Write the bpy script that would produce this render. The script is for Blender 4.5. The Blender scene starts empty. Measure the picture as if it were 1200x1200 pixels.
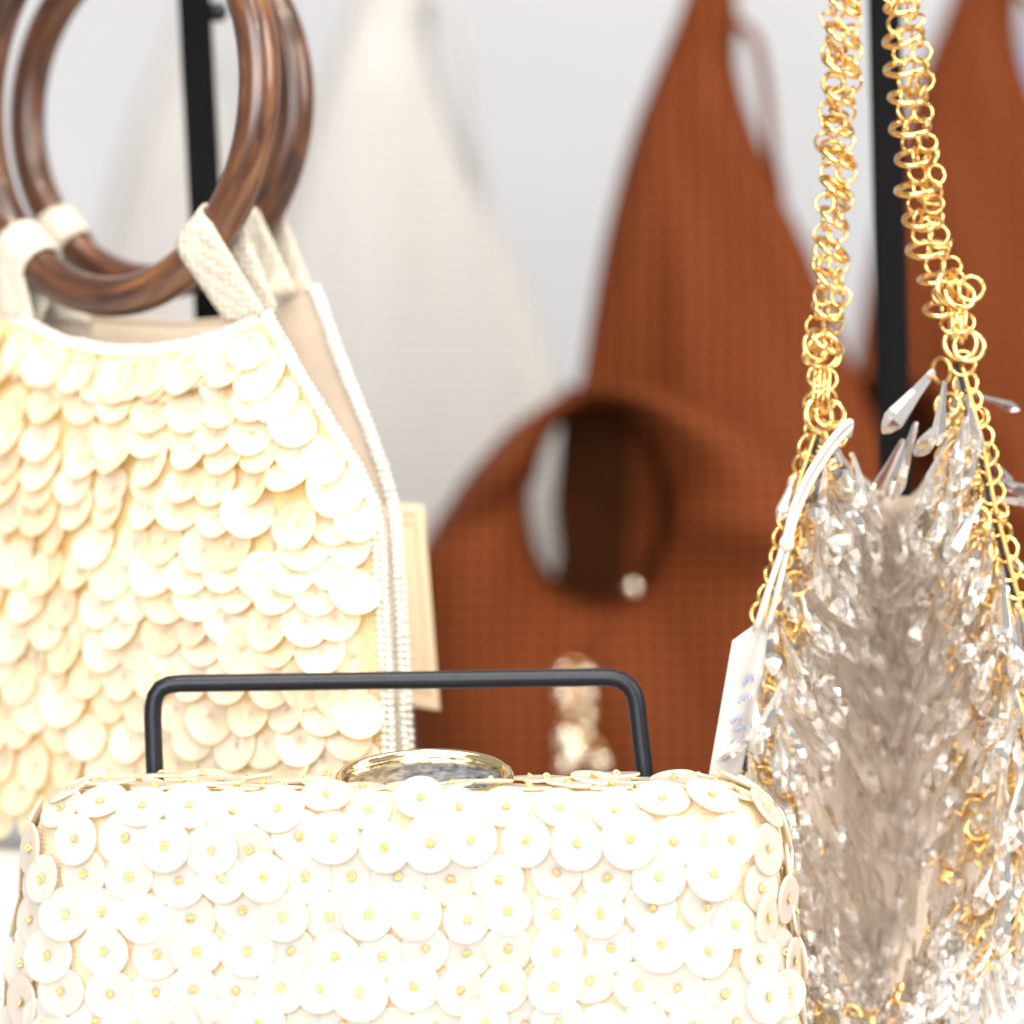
import bpy, bmesh, math, random
import numpy as np
from mathutils import Vector, Matrix

random.seed(7)
rng = np.random.default_rng(7)
sc = bpy.context.scene
COL = sc.collection
PI = math.pi
F = 4250.0                      # focal length in photograph pixels (85 mm on 24 mm)

# ------------------------------------------------------------------ camera, world, lights, exposure
cam_d = bpy.data.cameras.new('camera')
cam = bpy.data.objects.new('camera', cam_d)
COL.objects.link(cam)
cam_d.sensor_fit = 'HORIZONTAL'
cam_d.sensor_width = 24.0
cam_d.lens = 85.0
cam_d.clip_start = 0.01
cam_d.clip_end = 50.0
cam.location = (0, 0, 0)
cam.rotation_euler = (PI / 2, 0, 0)
cam_d.dof.use_dof = True
cam_d.dof.focus_distance = 0.95
cam_d.dof.aperture_fstop = 3.7
sc.camera = cam

world = bpy.data.worlds.new('World')
sc.world = world
world.use_nodes = True
bg = world.node_tree.nodes['Background']
bg.inputs[0].default_value = (1.0, 0.985, 0.97, 1)
bg.inputs[1].default_value = 0.24


def area(name, loc, target, sx, sy, power, col=(1, 1, 1)):
    l = bpy.data.lights.new(name, 'AREA')
    l.shape = 'RECTANGLE'
    l.size, l.size_y = sx, sy
    l.energy = power
    l.color = col
    o = bpy.data.objects.new(name, l)
    COL.objects.link(o)
    o.location = loc
    o.rotation_euler = (Vector(target) - Vector(loc)).to_track_quat('-Z', 'Y').to_euler()
    return o


def bulb(name, loc, target, size, power, col=(1, 0.9, 0.76)):
    l = bpy.data.lights.new(name, 'AREA')
    l.shape = 'DISK'
    l.size = size
    l.energy = power
    l.color = col
    o = bpy.data.objects.new(name, l)
    COL.objects.link(o)
    o.location = loc
    o.rotation_euler = (Vector(target) - Vector(loc)).to_track_quat('-Z', 'Y').to_euler()
    return o


area('ceiling_panel_light', (0.0, 0.45, 1.9), (0, 0.95, 0), 1.6, 0.8, 13, (1.0, 0.985, 0.97))
area('front_key_light', (-0.45, -1.3, 0.5), (0, 1.0, -0.08), 2.0, 1.4, 47, (0.985, 0.99, 1.0))  # added broad key light from behind the camera, not a real window
area('side_fill_light', (1.5, 0.25, 0.7), (0.1, 1.0, -0.06), 0.9, 0.9, 15, (1.0, 0.95, 0.88))  # added warm fill from the right, brightens the side discs and crystals
bulb('ceiling_spot_light', (0.55, 0.15, 1.7), (0.05, 1.0, -0.05), 0.09, 6)
bulb('ceiling_spot_light', (-0.35, 0.25, 1.75), (-0.05, 1.0, -0.05), 0.09, 5)
bulb('ceiling_spot_light', (0.9, 0.55, 1.35), (0.1, 1.0, -0.05), 0.08, 3)
bulb('ceiling_spot_light', (-0.9, -0.2, 1.5), (0.1, 1.0, -0.05), 0.08, 3)
bulb('ceiling_spot_light', (0.5, -0.9, 1.2), (0.1, 1.0, -0.05), 0.08, 3.5)
bulb('ceiling_spot_light', (-0.15, 0.8, 1.75), (0.1, 1.0, -0.05), 0.08, 3)
bulb('ceiling_spot_light', (0.15, -0.55, 1.6), (0.05, 1.0, -0.08), 0.10, 8)

sc.view_settings.view_transform = 'Standard'
sc.view_settings.look = 'None'
sc.view_settings.gamma = 1.0
sc.view_settings.exposure = 0.85
sc.view_settings.use_curve_mapping = False
cy = sc.cycles
cy.max_bounces = 20
cy.transparent_max_bounces = 24
cy.diffuse_bounces = 5
cy.glossy_bounces = 5
cy.transmission_bounces = 12
cy.sample_clamp_indirect = 6.0
cy.use_denoising = True


# ------------------------------------------------------------------ helpers
def P(px, py, d):
    """a point of the place at distance d in front of the lens"""
    return Vector(((px - 600) / F * d, d, (600 - py) / F * d))


def mesh_obj(name, me, mat, parent=None, M=None):
    o = bpy.data.objects.new(name, me)
    COL.objects.link(o)
    if mat is not None and len(me.materials) == 0:
        me.materials.append(mat)
    if parent is not None:
        o.parent = parent
    if M is not None:
        o.matrix_local = M
    return o


def mesh_from(name, verts, faces, smooth=True):
    me = bpy.data.meshes.new(name)
    me.from_pydata([tuple(v) for v in verts], [], faces)
    me.update()
    if smooth:
        me.polygons.foreach_set('use_smooth', [True] * len(me.polygons))
    return me


def empty(name, loc=(0, 0, 0)):
    o = bpy.data.objects.new(name, None)
    COL.objects.link(o)
    o.location = loc
    o.empty_display_size = 0.02
    return o


def tag(o, label, cat, group=None, kind=None):
    if label:
        o['label'] = label
    if cat:
        o['category'] = cat
    if group:
        o['group'] = group
    if kind:
        o['kind'] = kind
    return o


class Acc:
    """collects vertices and faces into one mesh"""
    def __init__(self):
        self.v, self.f = [], []

    def add(self, vs, fs):
        n = len(self.v)
        self.v.extend(vs)
        self.f.extend([tuple(i + n for i in f) for f in fs])

    def mesh(self, name, smooth=True):
        return mesh_from(name, self.v, self.f, smooth)


def grid_mesh(name, pts, smooth=True, close_u=False):
    """pts[row][col] -> quad sheet"""
    nr, nc = len(pts), len(pts[0])
    v = [p for r in pts for p in r]
    f = []
    for i in range(nr - 1):
        for j in range(nc if close_u else nc - 1):
            j2 = (j + 1) % nc
            f.append((i * nc + j, i * nc + j2, (i + 1) * nc + j2, (i + 1) * nc + j))
    return mesh_from(name, v, f, smooth)


def solidify(o, t, offset=0.0):
    m = o.modifiers.new('thickness', 'SOLIDIFY')
    m.thickness = t
    m.offset = offset
    return o


def subsurf(o, n=1):
    m = o.modifiers.new('smooth', 'SUBSURF')
    m.levels = n
    m.render_levels = n
    return o


def tube_data(path, r, seg=10, closed=False, caps=True):
    """tube along path; r a number or a list"""
    n = len(path)
    path = [Vector(p) for p in path]
    vs, fs = [], []
    t0 = (path[1] - path[0]).normalized()
    up = Vector((0, 0, 1)) if abs(t0.z) < 0.9 else Vector((1, 0, 0))
    x = t0.cross(up).normalized()
    for i in range(n):
        if closed:
            t = (path[(i + 1) % n] - path[i - 1]).normalized()
        else:
            t = (path[min(i + 1, n - 1)] - path[max(i - 1, 0)]).normalized()
        x = (x - t * x.dot(t)).normalized()
        y = t.cross(x)
        rr = r[i] if isinstance(r, (list, tuple)) else r
        for k in range(seg):
            a = 2 * PI * k / seg
            vs.append(path[i] + (x * math.cos(a) + y * math.sin(a)) * rr)
    m = n if closed else n - 1
    for i in range(m):
        i2 = (i + 1) % n
        for k in range(seg):
            k2 = (k + 1) % seg
            fs.append((i * seg + k, i * seg + k2, i2 * seg + k2, i2 * seg + k))
    if caps and not closed:
        fs.append(tuple(range(seg))[::-1])
        fs.append(tuple(range((n - 1) * seg, n * seg)))
    return vs, fs


def tube_mesh(name, path, r, seg=10, closed=False):
    vs, fs = tube_data(path, r, seg, closed)
    return mesh_from(name, vs, fs)


def smooth_path(pts, n):
    """Catmull-Rom through pts, n samples"""
    pts = [Vector(p) for p in pts]
    q = [pts[0] * 2 - pts[1]] + pts + [pts[-1] * 2 - pts[-2]]
    out = []
    m = len(pts) - 1
    for i in range(n):
        s = i / (n - 1) * m
        k = min(int(s), m - 1)
        t = s - k
        a, b, c, d = q[k], q[k + 1], q[k + 2], q[k + 3]
        out.append(0.5 * ((2 * b) + (c - a) * t + (2 * a - 5 * b + 4 * c - d) * t * t + (3 * b - a - 3 * c + d) * t ** 3))
    return out


def resample(path, step):
    """points at an even spacing along a polyline"""
    out = [path[0].copy()]
    left = step
    for a, b in zip(path[:-1], path[1:]):
        L = (b - a).length
        pos = 0.0
        while L - pos >= left:
            pos += left
            out.append(a.lerp(b, pos / L))
            left = step
        left -= (L - pos)
    return out


def interp(tab, y):
    xs = [t[0] for t in tab]
    ys = [t[1] for t in tab]
    return float(np.interp(y, xs, ys))


def sphere_data(c, r, nu=10, nv=6, sq=1.0, axis=None):
    vs, fs = [], []
    c = Vector(c)
    q = None
    if axis is not None:
        q = Vector((0, 0, 1)).rotation_difference(Vector(axis))
    for i in range(nv + 1):
        th = PI * i / nv
        for k in range(nu):
            ph = 2 * PI * k / nu
            p = Vector((math.sin(th) * math.cos(ph), math.sin(th) * math.sin(ph), math.cos(th) * sq)) * r
            if q:
                p = q @ p
            vs.append(c + p)
    for i in range(nv):
        for k in range(nu):
            k2 = (k + 1) % nu
            fs.append((i * nu + k, (i + 1) * nu + k, (i + 1) * nu + k2, i * nu + k2))
    return vs, fs


def torus_mesh(name, R, r, nu=28, nv=8, sx=1.0):
    path = [Vector((math.cos(2 * PI * i / nu) * R * sx, math.sin(2 * PI * i / nu) * R, 0)) for i in range(nu)]
    return tube_mesh(name, path, r, nv, closed=True)


def basis(normal, spin=0.0):
    """rotation whose z axis is normal"""
    n = Vector(normal).normalized()
    q = n.to_track_quat('Z', 'Y')
    return q.to_matrix().to_4x4() @ Matrix.Rotation(spin, 4, 'Z')


# ------------------------------------------------------------------ materials
def new_mat(name):
    m = bpy.data.materials.new(name)
    m.use_nodes = True
    nt = m.node_tree
    return m, nt, nt.nodes['Principled BSDF'], nt.nodes['Material Output']


def N(nt, kind, **kw):
    n = nt.nodes.new(kind)
    for k, v in kw.items():
        if k in n.inputs:
            n.inputs[k].default_value = v
        else:
            setattr(n, k, v)
    return n


def ramp(nt, stops):
    r = nt.nodes.new('ShaderNodeValToRGB')
    e = r.color_ramp.elements
    while len(e) < len(stops):
        e.new(0.5)
    for el, (p, c) in zip(e, stops):
        el.position = p
        el.color = (*c, 1)
    return r


def mat_simple(name, col, rough=0.5, metal=0.0, bump=None, **kw):
    m, nt, b, out = new_mat(name)
    b.inputs['Base Color'].default_value = (*col, 1)
    b.inputs['Roughness'].default_value = rough
    b.inputs['Metallic'].default_value = metal
    for k, v in kw.items():
        b.inputs[k].default_value = v
    if bump:
        scale, strength, dist = bump
        tc = N(nt, 'ShaderNodeTexCoord')
        nz = N(nt, 'ShaderNodeTexNoise', Scale=scale, Detail=4.0)
        nt.links.new(tc.outputs['Object'], nz.inputs['Vector'])
        bp = N(nt, 'ShaderNodeBump', Strength=strength, Distance=dist)
        nt.links.new(nz.outputs['Fac'], bp.inputs['Height'])
        nt.links.new(bp.outputs[0], b.inputs['Normal'])
    return m


def mat_shell(name, stops, glow, trans, rough=0.2, spread=0.5, film=330.0):
    """mother of pearl: banded nacre, a soft sheen and some light passing through"""
    m, nt, b, out = new_mat(name)
    L = nt.links.new
    tc = N(nt, 'ShaderNodeTexCoord')
    oi = N(nt, 'ShaderNodeObjectInfo')
    mp = N(nt, 'ShaderNodeMapping')
    mp.inputs['Scale'].default_value = (1.0, 0.28, 1.0)
    off = N(nt, 'ShaderNodeVectorMath', operation='SCALE')
    off.inputs[0].default_value = (1.7, 2.3, 0.9)
    L(oi.outputs['Random'], off.inputs['Scale'])
    addv = N(nt, 'ShaderNodeVectorMath', operation='ADD')
    L(tc.outputs['Object'], mp.inputs['Vector'])
    L(mp.outputs[0], addv.inputs[0])
    L(off.outputs[0], addv.inputs[1])
    nz = N(nt, 'ShaderNodeTexNoise', Scale=210.0, Detail=3.0, Roughness=0.55, Distortion=0.8)
    L(addv.outputs[0], nz.inputs['Vector'])
    mix = N(nt, 'ShaderNodeMath', operation='MULTIPLY_ADD')
    mix.inputs[1].default_value = spread
    L(oi.outputs['Random'], mix.inputs[0])
    sub = N(nt, 'ShaderNodeMath', operation='MULTIPLY_ADD')
    sub.inputs[1].default_value = 0.9
    sub.inputs[2].default_value = -0.2
    L(nz.outputs['Fac'], sub.inputs[0])
    L(sub.outputs[0], mix.inputs[2])
    r = ramp(nt, stops)
    L(mix.outputs[0], r.inputs['Fac'])
    L(r.outputs['Color'], b.inputs['Base Color'])
    b.inputs['Roughness'].default_value = rough
    b.inputs['Specular IOR Level'].default_value = 0.6
    b.inputs['Thin Film Thickness'].default_value = film
    b.inputs['Thin Film IOR'].default_value = 1.45
    b.inputs['Coat Weight'].default_value = 0.25
    b.inputs['Coat Roughness'].default_value = 0.12
    bp = N(nt, 'ShaderNodeBump', Strength=0.12, Distance=0.0006)
    L(nz.outputs['Fac'], bp.inputs['Height'])
    L(bp.outputs[0], b.inputs['Normal'])
    tr = N(nt, 'ShaderNodeBsdfTranslucent')
    tr.inputs['Color'].default_value = (*glow, 1)
    ms = N(nt, 'ShaderNodeMixShader')
    ms.inputs['Fac'].default_value = trans
    L(b.outputs[0], ms.inputs[1])
    L(tr.outputs[0], ms.inputs[2])
    L(ms.outputs[0], out.inputs['Surface'])
    return m


def mat_weave(name, c_hi, c_lo, pitch, rough=0.75):
    """open woven cords in rows and columns"""
    m, nt, b, out = new_mat(name)
    L = nt.links.new
    tc = N(nt, 'ShaderNodeTexCoord')
    sx = N(nt, 'ShaderNodeSeparateXYZ')
    nz = N(nt, 'ShaderNodeTexNoise', Scale=25.0, Detail=2.0)
    L(tc.outputs['Object'], nz.inputs['Vector'])
    wob = N(nt, 'ShaderNodeVectorMath', operation='MULTIPLY_ADD')
    wob.inputs[1].default_value = (0.006, 0.006, 0.006)
    L(nz.outputs['Color'], wob.inputs[0])
    L(tc.outputs['Object'], wob.inputs[2])
    L(wob.outputs[0], sx.inputs[0])
    k = 2 * PI / pitch

    def wave(sock, mul):
        a = N(nt, 'ShaderNodeMath', operation='MULTIPLY')
        a.inputs[1].default_value = k * mul
        L(sock, a.inputs[0])
        s = N(nt, 'ShaderNodeMath', operation='SINE')
        L(a.outputs[0], s.inputs[0])
        q = N(nt, 'ShaderNodeMath', operation='MULTIPLY_ADD')
        q.inputs[1].default_value = 0.5
        q.inputs[2].default_value = 0.5
        L(s.outputs[0], q.inputs[0])
        return q.outputs[0]
    wx = wave(sx.outputs['X'], 1.0)
    wz = wave(sx.outputs['Z'], 1.15)
    mx = N(nt, 'ShaderNodeMath', operation='MULTIPLY')
    L(wx, mx.inputs[0])
    L(wz, mx.inputs[1])
    pw = N(nt, 'ShaderNodeMath', operation='POWER')
    pw.inputs[1].default_value = 0.9
    L(mx.outputs[0], pw.inputs[0])
    cmix = N(nt, 'ShaderNodeMix', data_type='RGBA')
    L(pw.outputs[0], cmix.inputs['Factor'])
    cmix.inputs['A'].default_value = (*c_hi, 1)
    cmix.inputs['B'].default_value = (*c_lo, 1)
    L(cmix.outputs['Result'], b.inputs['Base Color'])
    b.inputs['Roughness'].default_value = rough
    b.inputs['Sheen Weight'].default_value = 0.0
    b.inputs['Specular IOR Level'].default_value = 0.1
    b.inputs['Sheen Tint'].default_value = (*c_hi, 1)
    bp = N(nt, 'ShaderNodeBump', Strength=0.6, Distance=0.0015, invert=True)
    L(pw.outputs[0], bp.inputs['Height'])
    L(bp.outputs[0], b.inputs['Normal'])
    return m


def mat_canvas(name, c1, c2, scale):
    """plain woven cotton tape"""
    m, nt, b, out = new_mat(name)
    L = nt.links.new
    tc = N(nt, 'ShaderNodeTexCoord')
    vo = N(nt, 'ShaderNodeTexVoronoi', Scale=scale, Randomness=0.35)
    L(tc.outputs['Object'], vo.inputs['Vector'])
    r = ramp(nt, [(0.15, c1), (0.75, c2)])
    L(vo.outputs['Distance'], r.inputs['Fac'])
    L(r.outputs['Color'], b.inputs['Base Color'])
    b.inputs['Roughness'].default_value = 0.85
    bp = N(nt, 'ShaderNodeBump', Strength=0.7, Distance=0.0006, invert=True)
    L(vo.outputs['Distance'], bp.inputs['Height'])
    L(bp.outputs[0], b.inputs['Normal'])
    return m


def mat_wood(name):
    m, nt, b, out = new_mat(name)
    L = nt.links.new
    tc = N(nt, 'ShaderNodeTexCoord')
    # grain follows the bend of the ring
    sp = N(nt, 'ShaderNodeSeparateXYZ')
    L(tc.outputs['Object'], sp.inputs[0])
    an = N(nt, 'ShaderNodeMath', operation='ARCTAN2')
    L(sp.outputs['Y'], an.inputs[0])
    L(sp.outputs['X'], an.inputs[1])
    ab = N(nt, 'ShaderNodeMath', operation='ABSOLUTE')
    L(an.outputs[0], ab.inputs[0])
    ln = N(nt, 'ShaderNodeVectorMath', operation='LENGTH')
    fl = N(nt, 'ShaderNodeVectorMath', operation='MULTIPLY')
    fl.inputs[1].default_value = (1, 1, 0)
    L(tc.outputs['Object'], fl.inputs[0])
    L(fl.outputs[0], ln.inputs[0])
    cb = N(nt, 'ShaderNodeCombineXYZ')
    L(ab.outputs[0], cb.inputs[0])
    L(ln.outputs['Value'], cb.inputs[1])
    L(sp.outputs['Z'], cb.inputs[2])
    mp = N(nt, 'ShaderNodeMapping')
    mp.inputs['Scale'].default_value = (0.5, 62.0, 62.0)
    L(cb.outputs[0], mp.inputs['Vector'])
    oi = N(nt, 'ShaderNodeObjectInfo')
    av = N(nt, 'ShaderNodeVectorMath', operation='ADD')
    L(mp.outputs[0], av.inputs[0])
    L(oi.outputs['Location'], av.inputs[1])
    n1 = N(nt, 'ShaderNodeTexNoise', Scale=3.4, Detail=6.0, Roughness=0.6, Distortion=0.9)
    L(av.outputs[0], n1.inputs['Vector'])
    r = ramp(nt, [(0.3, (0.010, 0.005, 0.003)), (0.42, (0.048, 0.017, 0.008)), (0.56, (0.105, 0.039, 0.015)), (0.72, (0.20, 0.082, 0.028))])
    L(n1.outputs['Fac'], r.inputs['Fac'])
    L(r.outputs['Color'], b.inputs['Base Color'])
    b.inputs['Roughness'].default_value = 0.3
    b.inputs['Coat Weight'].default_value = 0.28
    b.inputs['Coat Roughness'].default_value = 0.14
    bp = N(nt, 'ShaderNodeBump', Strength=0.08, Distance=0.0005)
    L(n1.outputs['Fac'], bp.inputs['Height'])
    L(bp.outputs[0], b.inputs['Normal'])
    return m


def mat_painted(name, col, rough, scale):
    m, nt, b, out = new_mat(name)
    L = nt.links.new
    tc = N(nt, 'ShaderNodeTexCoord')
    nz = N(nt, 'ShaderNodeTexNoise', Scale=scale, Detail=5.0)
    L(tc.outputs['Object'], nz.inputs['Vector'])
    lo = tuple(c * 0.93 for c in col)
    r = ramp(nt, [(0.35, lo), (0.7, col)])
    L(nz.outputs['Fac'], r.inputs['Fac'])
    L(r.outputs['Color'], b.inputs['Base Color'])
    b.inputs['Roughness'].default_value = rough
    bp = N(nt, 'ShaderNodeBump', Strength=0.1, Distance=0.001)
    L(nz.outputs['Fac'], bp.inputs['Height'])
    L(bp.outputs[0], b.inputs['Normal'])
    return m


def mat_acrylic(name, col, ior=1.49):
    """clear moulded acrylic: refraction, some straight-through light and a faint milky body"""
    m, nt, b, out = new_mat(name)
    L = nt.links.new
    g = N(nt, 'ShaderNodeBsdfGlass')
    g.inputs['Color'].default_value = (*col, 1)
    g.inputs['IOR'].default_value = ior
    g.inputs['Roughness'].default_value = 0.02
    t = N(nt, 'ShaderNodeBsdfTransparent')
    t.inputs['Color'].default_value = (*col, 1)
    d = N(nt, 'ShaderNodeBsdfTranslucent')
    d.inputs['Color'].default_value = (0.93, 0.91, 0.89, 1)
    m1 = N(nt, 'ShaderNodeMixShader')
    m1.inputs['Fac'].default_value = 0.10
    L(g.outputs[0], m1.inputs[1])
    L(t.outputs[0], m1.inputs[2])
    m2 = N(nt, 'ShaderNodeMixShader')
    m2.inputs['Fac'].default_value = 0.035
    L(m1.outputs[0], m2.inputs[1])
    L(d.outputs[0], m2.inputs[2])
    L(m2.outputs[0], out.inputs['Surface'])
    return m


M_shell = mat_shell('nacre_white', [(0.08, (0.53, 0.57, 0.62)), (0.28, (0.72, 0.715, 0.70)), (0.42, (0.59, 0.56, 0.535)), (0.58, (0.73, 0.715, 0.68)), (0.9, (0.68, 0.62, 0.51))], (1.0, 0.88, 0.60), 0.42, 0.12, 0.34)
M_shell2 = mat_shell('nacre_cream', [(0.1, (0.87, 0.86, 0.82)), (0.4, (0.87, 0.84, 0.74)), (0.7, (0.87, 0.80, 0.59)), (1.0, (0.86, 0.70, 0.35))], (1.0, 0.80, 0.28), 0.44, 0.11, 0.36, 0.0)
M_fabric = mat_canvas('cream_cloth', (0.70, 0.58, 0.43), (0.60, 0.48, 0.33), 900)
M_base = mat_canvas('ivory_backing', (0.78, 0.63, 0.36), (0.66, 0.50, 0.25), 700)
M_tape = mat_canvas('cotton_tape', (0.70, 0.65, 0.56), (0.42, 0.36, 0.27), 560)
M_lining = mat_simple('taupe_lining', (0.50, 0.405, 0.315), 0.8, bump=(300, 0.3, 0.0008))
M_bead_gold = mat_simple('gold_glass_bead', (0.90, 0.62, 0.22), 0.12, 0.35, **{'Transmission Weight': 0.35, 'Coat Weight': 0.6})
M_bead_white = mat_simple('white_seed_bead', (0.72, 0.70, 0.65), 0.22, **{'Coat Weight': 0.4})
M_gold = mat_simple('polished_gold', (0.80, 0.52, 0.19), 0.15, 1.0)
M_gold_pale = mat_simple('pale_gold', (0.92, 0.72, 0.42), 0.06, 1.0)
M_gold_old = mat_simple('antique_gold', (0.62, 0.40, 0.14), 0.28, 1.0)
M_wood = mat_wood('dark_stained_wood')
M_black = mat_simple('black_powder_coat', (0.005, 0.0055, 0.0085), 0.36, bump=(1800, 0.3, 0.0003), **{'Specular IOR Level': 0.38, 'Specular Tint': (0.88, 0.92, 1.0, 1)})
M_black_matte = mat_simple('black_matte_bar', (0.0045, 0.0045, 0.005), 0.75, bump=(1500, 0.2, 0.0003), **{'Specular IOR Level': 0.06})
M_brown = mat_weave('russet_woven_cord', (0.138, 0.0318, 0.0070), (0.011, 0.0022, 0.0005), 0.0058)
M_brown_dark = mat_simple('dark_brown_shade_and_cord', (0.042, 0.012, 0.0026), 0.9, **{'Specular IOR Level': 0.1})  # brown darkened to stand for shade in the arm opening; also the charm cord
M_cream = mat_weave('ivory_woven_cord', (0.41, 0.40, 0.392), (0.25, 0.238, 0.228), 0.0058)
M_blue = mat_weave('pale_blue_woven_cord', (0.36, 0.46, 0.72), (0.22, 0.30, 0.5), 0.0048)
M_wall = mat_painted('white_wall_paint', (0.41, 0.418, 0.437), 0.9, 3.0)
M_shelf = mat_painted('white_shelf_lacquer', (0.55, 0.55, 0.56), 0.4, 9.0)
M_card = mat_simple('white_card', (0.52, 0.495, 0.465), 0.7)
M_cord = mat_simple('cream_elastic_cord', (0.54, 0.50, 0.43), 0.6, bump=(1500, 0.4, 0.0004))
M_tagcream = mat_simple('cream_tag_leather', (0.66, 0.52, 0.35), 0.55, bump=(220, 0.2, 0.0008), **{'Subsurface Weight': 0.2, 'Subsurface Radius': (0.004, 0.003, 0.002)})
M_crystal = mat_acrylic('clear_acrylic', (1.0, 0.99, 0.975), 1.5)
M_champagne = mat_simple('champagne_mesh', (0.56, 0.46, 0.375), 0.6, bump=(400, 0.6, 0.001))

# ------------------------------------------------------------------ the setting
SHELF_Z = -0.172
me = mesh_from('wall', [(-3, 2.35, -1.5), (3, 2.35, -1.5), (3, 2.35, 2.5), (-3, 2.35, 2.5)], [(0, 1, 2, 3)], False)
o = mesh_obj('wall', me, M_wall)
o['kind'] = 'structure'


def box_mesh(name, x0, x1, y0, y1, z0, z1, bev=0.0):
    bm = bmesh.new()
    bmesh.ops.create_cube(bm, size=1.0)
    for v in bm.verts:
        v.co = Vector(((x0 + x1) / 2 + v.co.x * (x1 - x0), (y0 + y1) / 2 + v.co.y * (y1 - y0), (z0 + z1) / 2 + v.co.z * (z1 - z0)))
    if bev > 0:
        bmesh.ops.bevel(bm, geom=bm.edges[:], offset=bev, segments=3, affect='EDGES', profile=0.5)
    me = bpy.data.meshes.new(name)
    bm.to_mesh(me)
    bm.free()
    return me


o = mesh_obj('shelf', box_mesh('shelf', -1.2, 1.2, 0.72, 2.34, SHELF_Z - 0.03, SHELF_Z, 0.002), M_shelf)
o['kind'] = 'structure'
o = mesh_obj('display_riser', box_mesh('display_riser', -0.32, -0.075, 1.0, 1.30, SHELF_Z, -0.0985, 0.0015), M_shelf)
tag(o, 'low white block on the shelf below the handbag with wooden ring handles', 'display block')

# ------------------------------------------------------------------ shell discs


def disc_mesh(name, R, th, cup, hole, warp, seg=44, seed=0):
    """a thin dished disc with a rounded rim and a small stitch hole"""
    prof = [(hole, 0.0)]
    for q in (0.35, 0.6, 0.8, 0.93):
        prof.append((q, cup * q * q))
    prof += [(0.985, cup * 0.97 - 0.12 * th / R), (1.0, cup * 0.97 - 0.5 * th / R), (0.985, cup * 0.97 - 0.88 * th / R)]
    for q in (0.9, 0.6, hole):
        prof.append((q, cup * q * q - th / R))
    r = random.Random(seed)
    ph = r.uniform(0, 6.28)
    vs, fs = [], []
    for (q, z) in prof:
        for k in range(seg):
            a = 2 * PI * k / seg
            rr = q * (1 + 0.012 * math.sin(2 * a + ph) + 0.008 * math.sin(3 * a + 2 * ph))
            zz = z + warp * q * q * math.cos(2 * a + ph)
            vs.append((rr * R * math.cos(a), rr * R * math.sin(a), zz * R))
    n = len(prof)
    for i in range(n):
        i2 = (i + 1) % n
        for k in range(seg):
            k2 = (k + 1) % seg
            fs.append((i * seg + k, i * seg + k2, i2 * seg + k2, i2 * seg + k))
    me = mesh_from(name, vs, [f[::-1] for f in fs])
    return me


def seed_bead(name, R, r):
    return torus_mesh(name, R, r, 14, 8)


# ------------------------------------------------------------------ the clutch bag
clutch = empty('clutch_bag', (-0.0287, 0.947, SHELF_Z))
tag(clutch, 'cream clutch covered in flat shell discs with gold beads, oval gold clasp on top', 'clutch bag')
CC = Vector((-0.0278, 0.9475, -0.1215))
CH = Vector((0.0953, 0.0265, 0.0495))
CR = 0.0135
CV = 0.0255
INV = clutch.matrix_world.inverted()
CO = Vector((-0.0287, 0.947, SHELF_Z))


def c_taper(z):
    return 1.0 + 1.3 * max(0.0, (-0.072 - z))


def c_sdf(p):
    q = p - CC
    q.x /= c_taper(p.z)
    ax, ay = abs(q.x) - CH.x + CV, abs(q.y) - CH.y + CV
    s2 = math.hypot(max(ax, 0), max(ay, 0)) + min(max(ax, ay), 0) - CV
    ux, uz = s2 + CR, abs(q.z) - CH.z + CR
    return math.hypot(max(ux, 0), max(uz, 0)) + min(max(ux, uz), 0) - CR


def c_grad(p):
    e = 1e-4
    return Vector([c_sdf(p + d) - c_sdf(p - d) for d in (Vector((e, 0, 0)), Vector((0, e, 0)), Vector((0, 0, e)))]).normalized()


def c_hit(px, py):
    d = P(px, py, 1.0).normalized()
    t, best, bt = 0.85, 9, 0
    for _ in range(120):
        s = c_sdf(d * t)
        if s < best:
            best, bt = s, t
        if s < 1e-5 or t > 1.05:
            break
        t += max(s * 0.7, 1e-5)
    p = d * bt
    for _ in range(6):
        p = p - c_grad(p) * c_sdf(p)
    return p, c_grad(p)


bm = bmesh.new()
bmesh.ops.create_cube(bm, size=1.0)
for v in bm.verts:
    v.co = Vector((v.co.x * 2 * CH.x, v.co.y * 2 * CH.y, v.co.z * 2 * CH.z))
bmesh.ops.bevel(bm, geom=[e for e in bm.edges if abs(e.verts[0].co.z - e.verts[1].co.z) > 0.01], offset=CV, segments=12, affect='EDGES', profile=0.5)
bmesh.ops.bevel(bm, geom=[e for e in bm.edges if abs(e.verts[0].co.z - e.verts[1].co.z) < 1e-5 and any(abs(f.normal.z) > 0.9 for f in e.link_faces) and any(abs(f.normal.z) < 0.1 for f in e.link_faces)], offset=CR, segments=8, affect='EDGES', profile=0.5)
bmesh.ops.subdivide_edges(bm, edges=[e for e in bm.edges if e.calc_length() > 0.03], cuts=6)
for v in bm.verts:
    z = v.co.z + CC.z
    v.co.x *= c_taper(z)
    v.co += CC - CO
me = bpy.data.meshes.new('body')
bm.to_mesh(me)
bm.free()
me.polygons.foreach_set('use_smooth', [True] * len(me.polygons))
mesh_obj('body', me, M_fabric, clutch)

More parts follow.
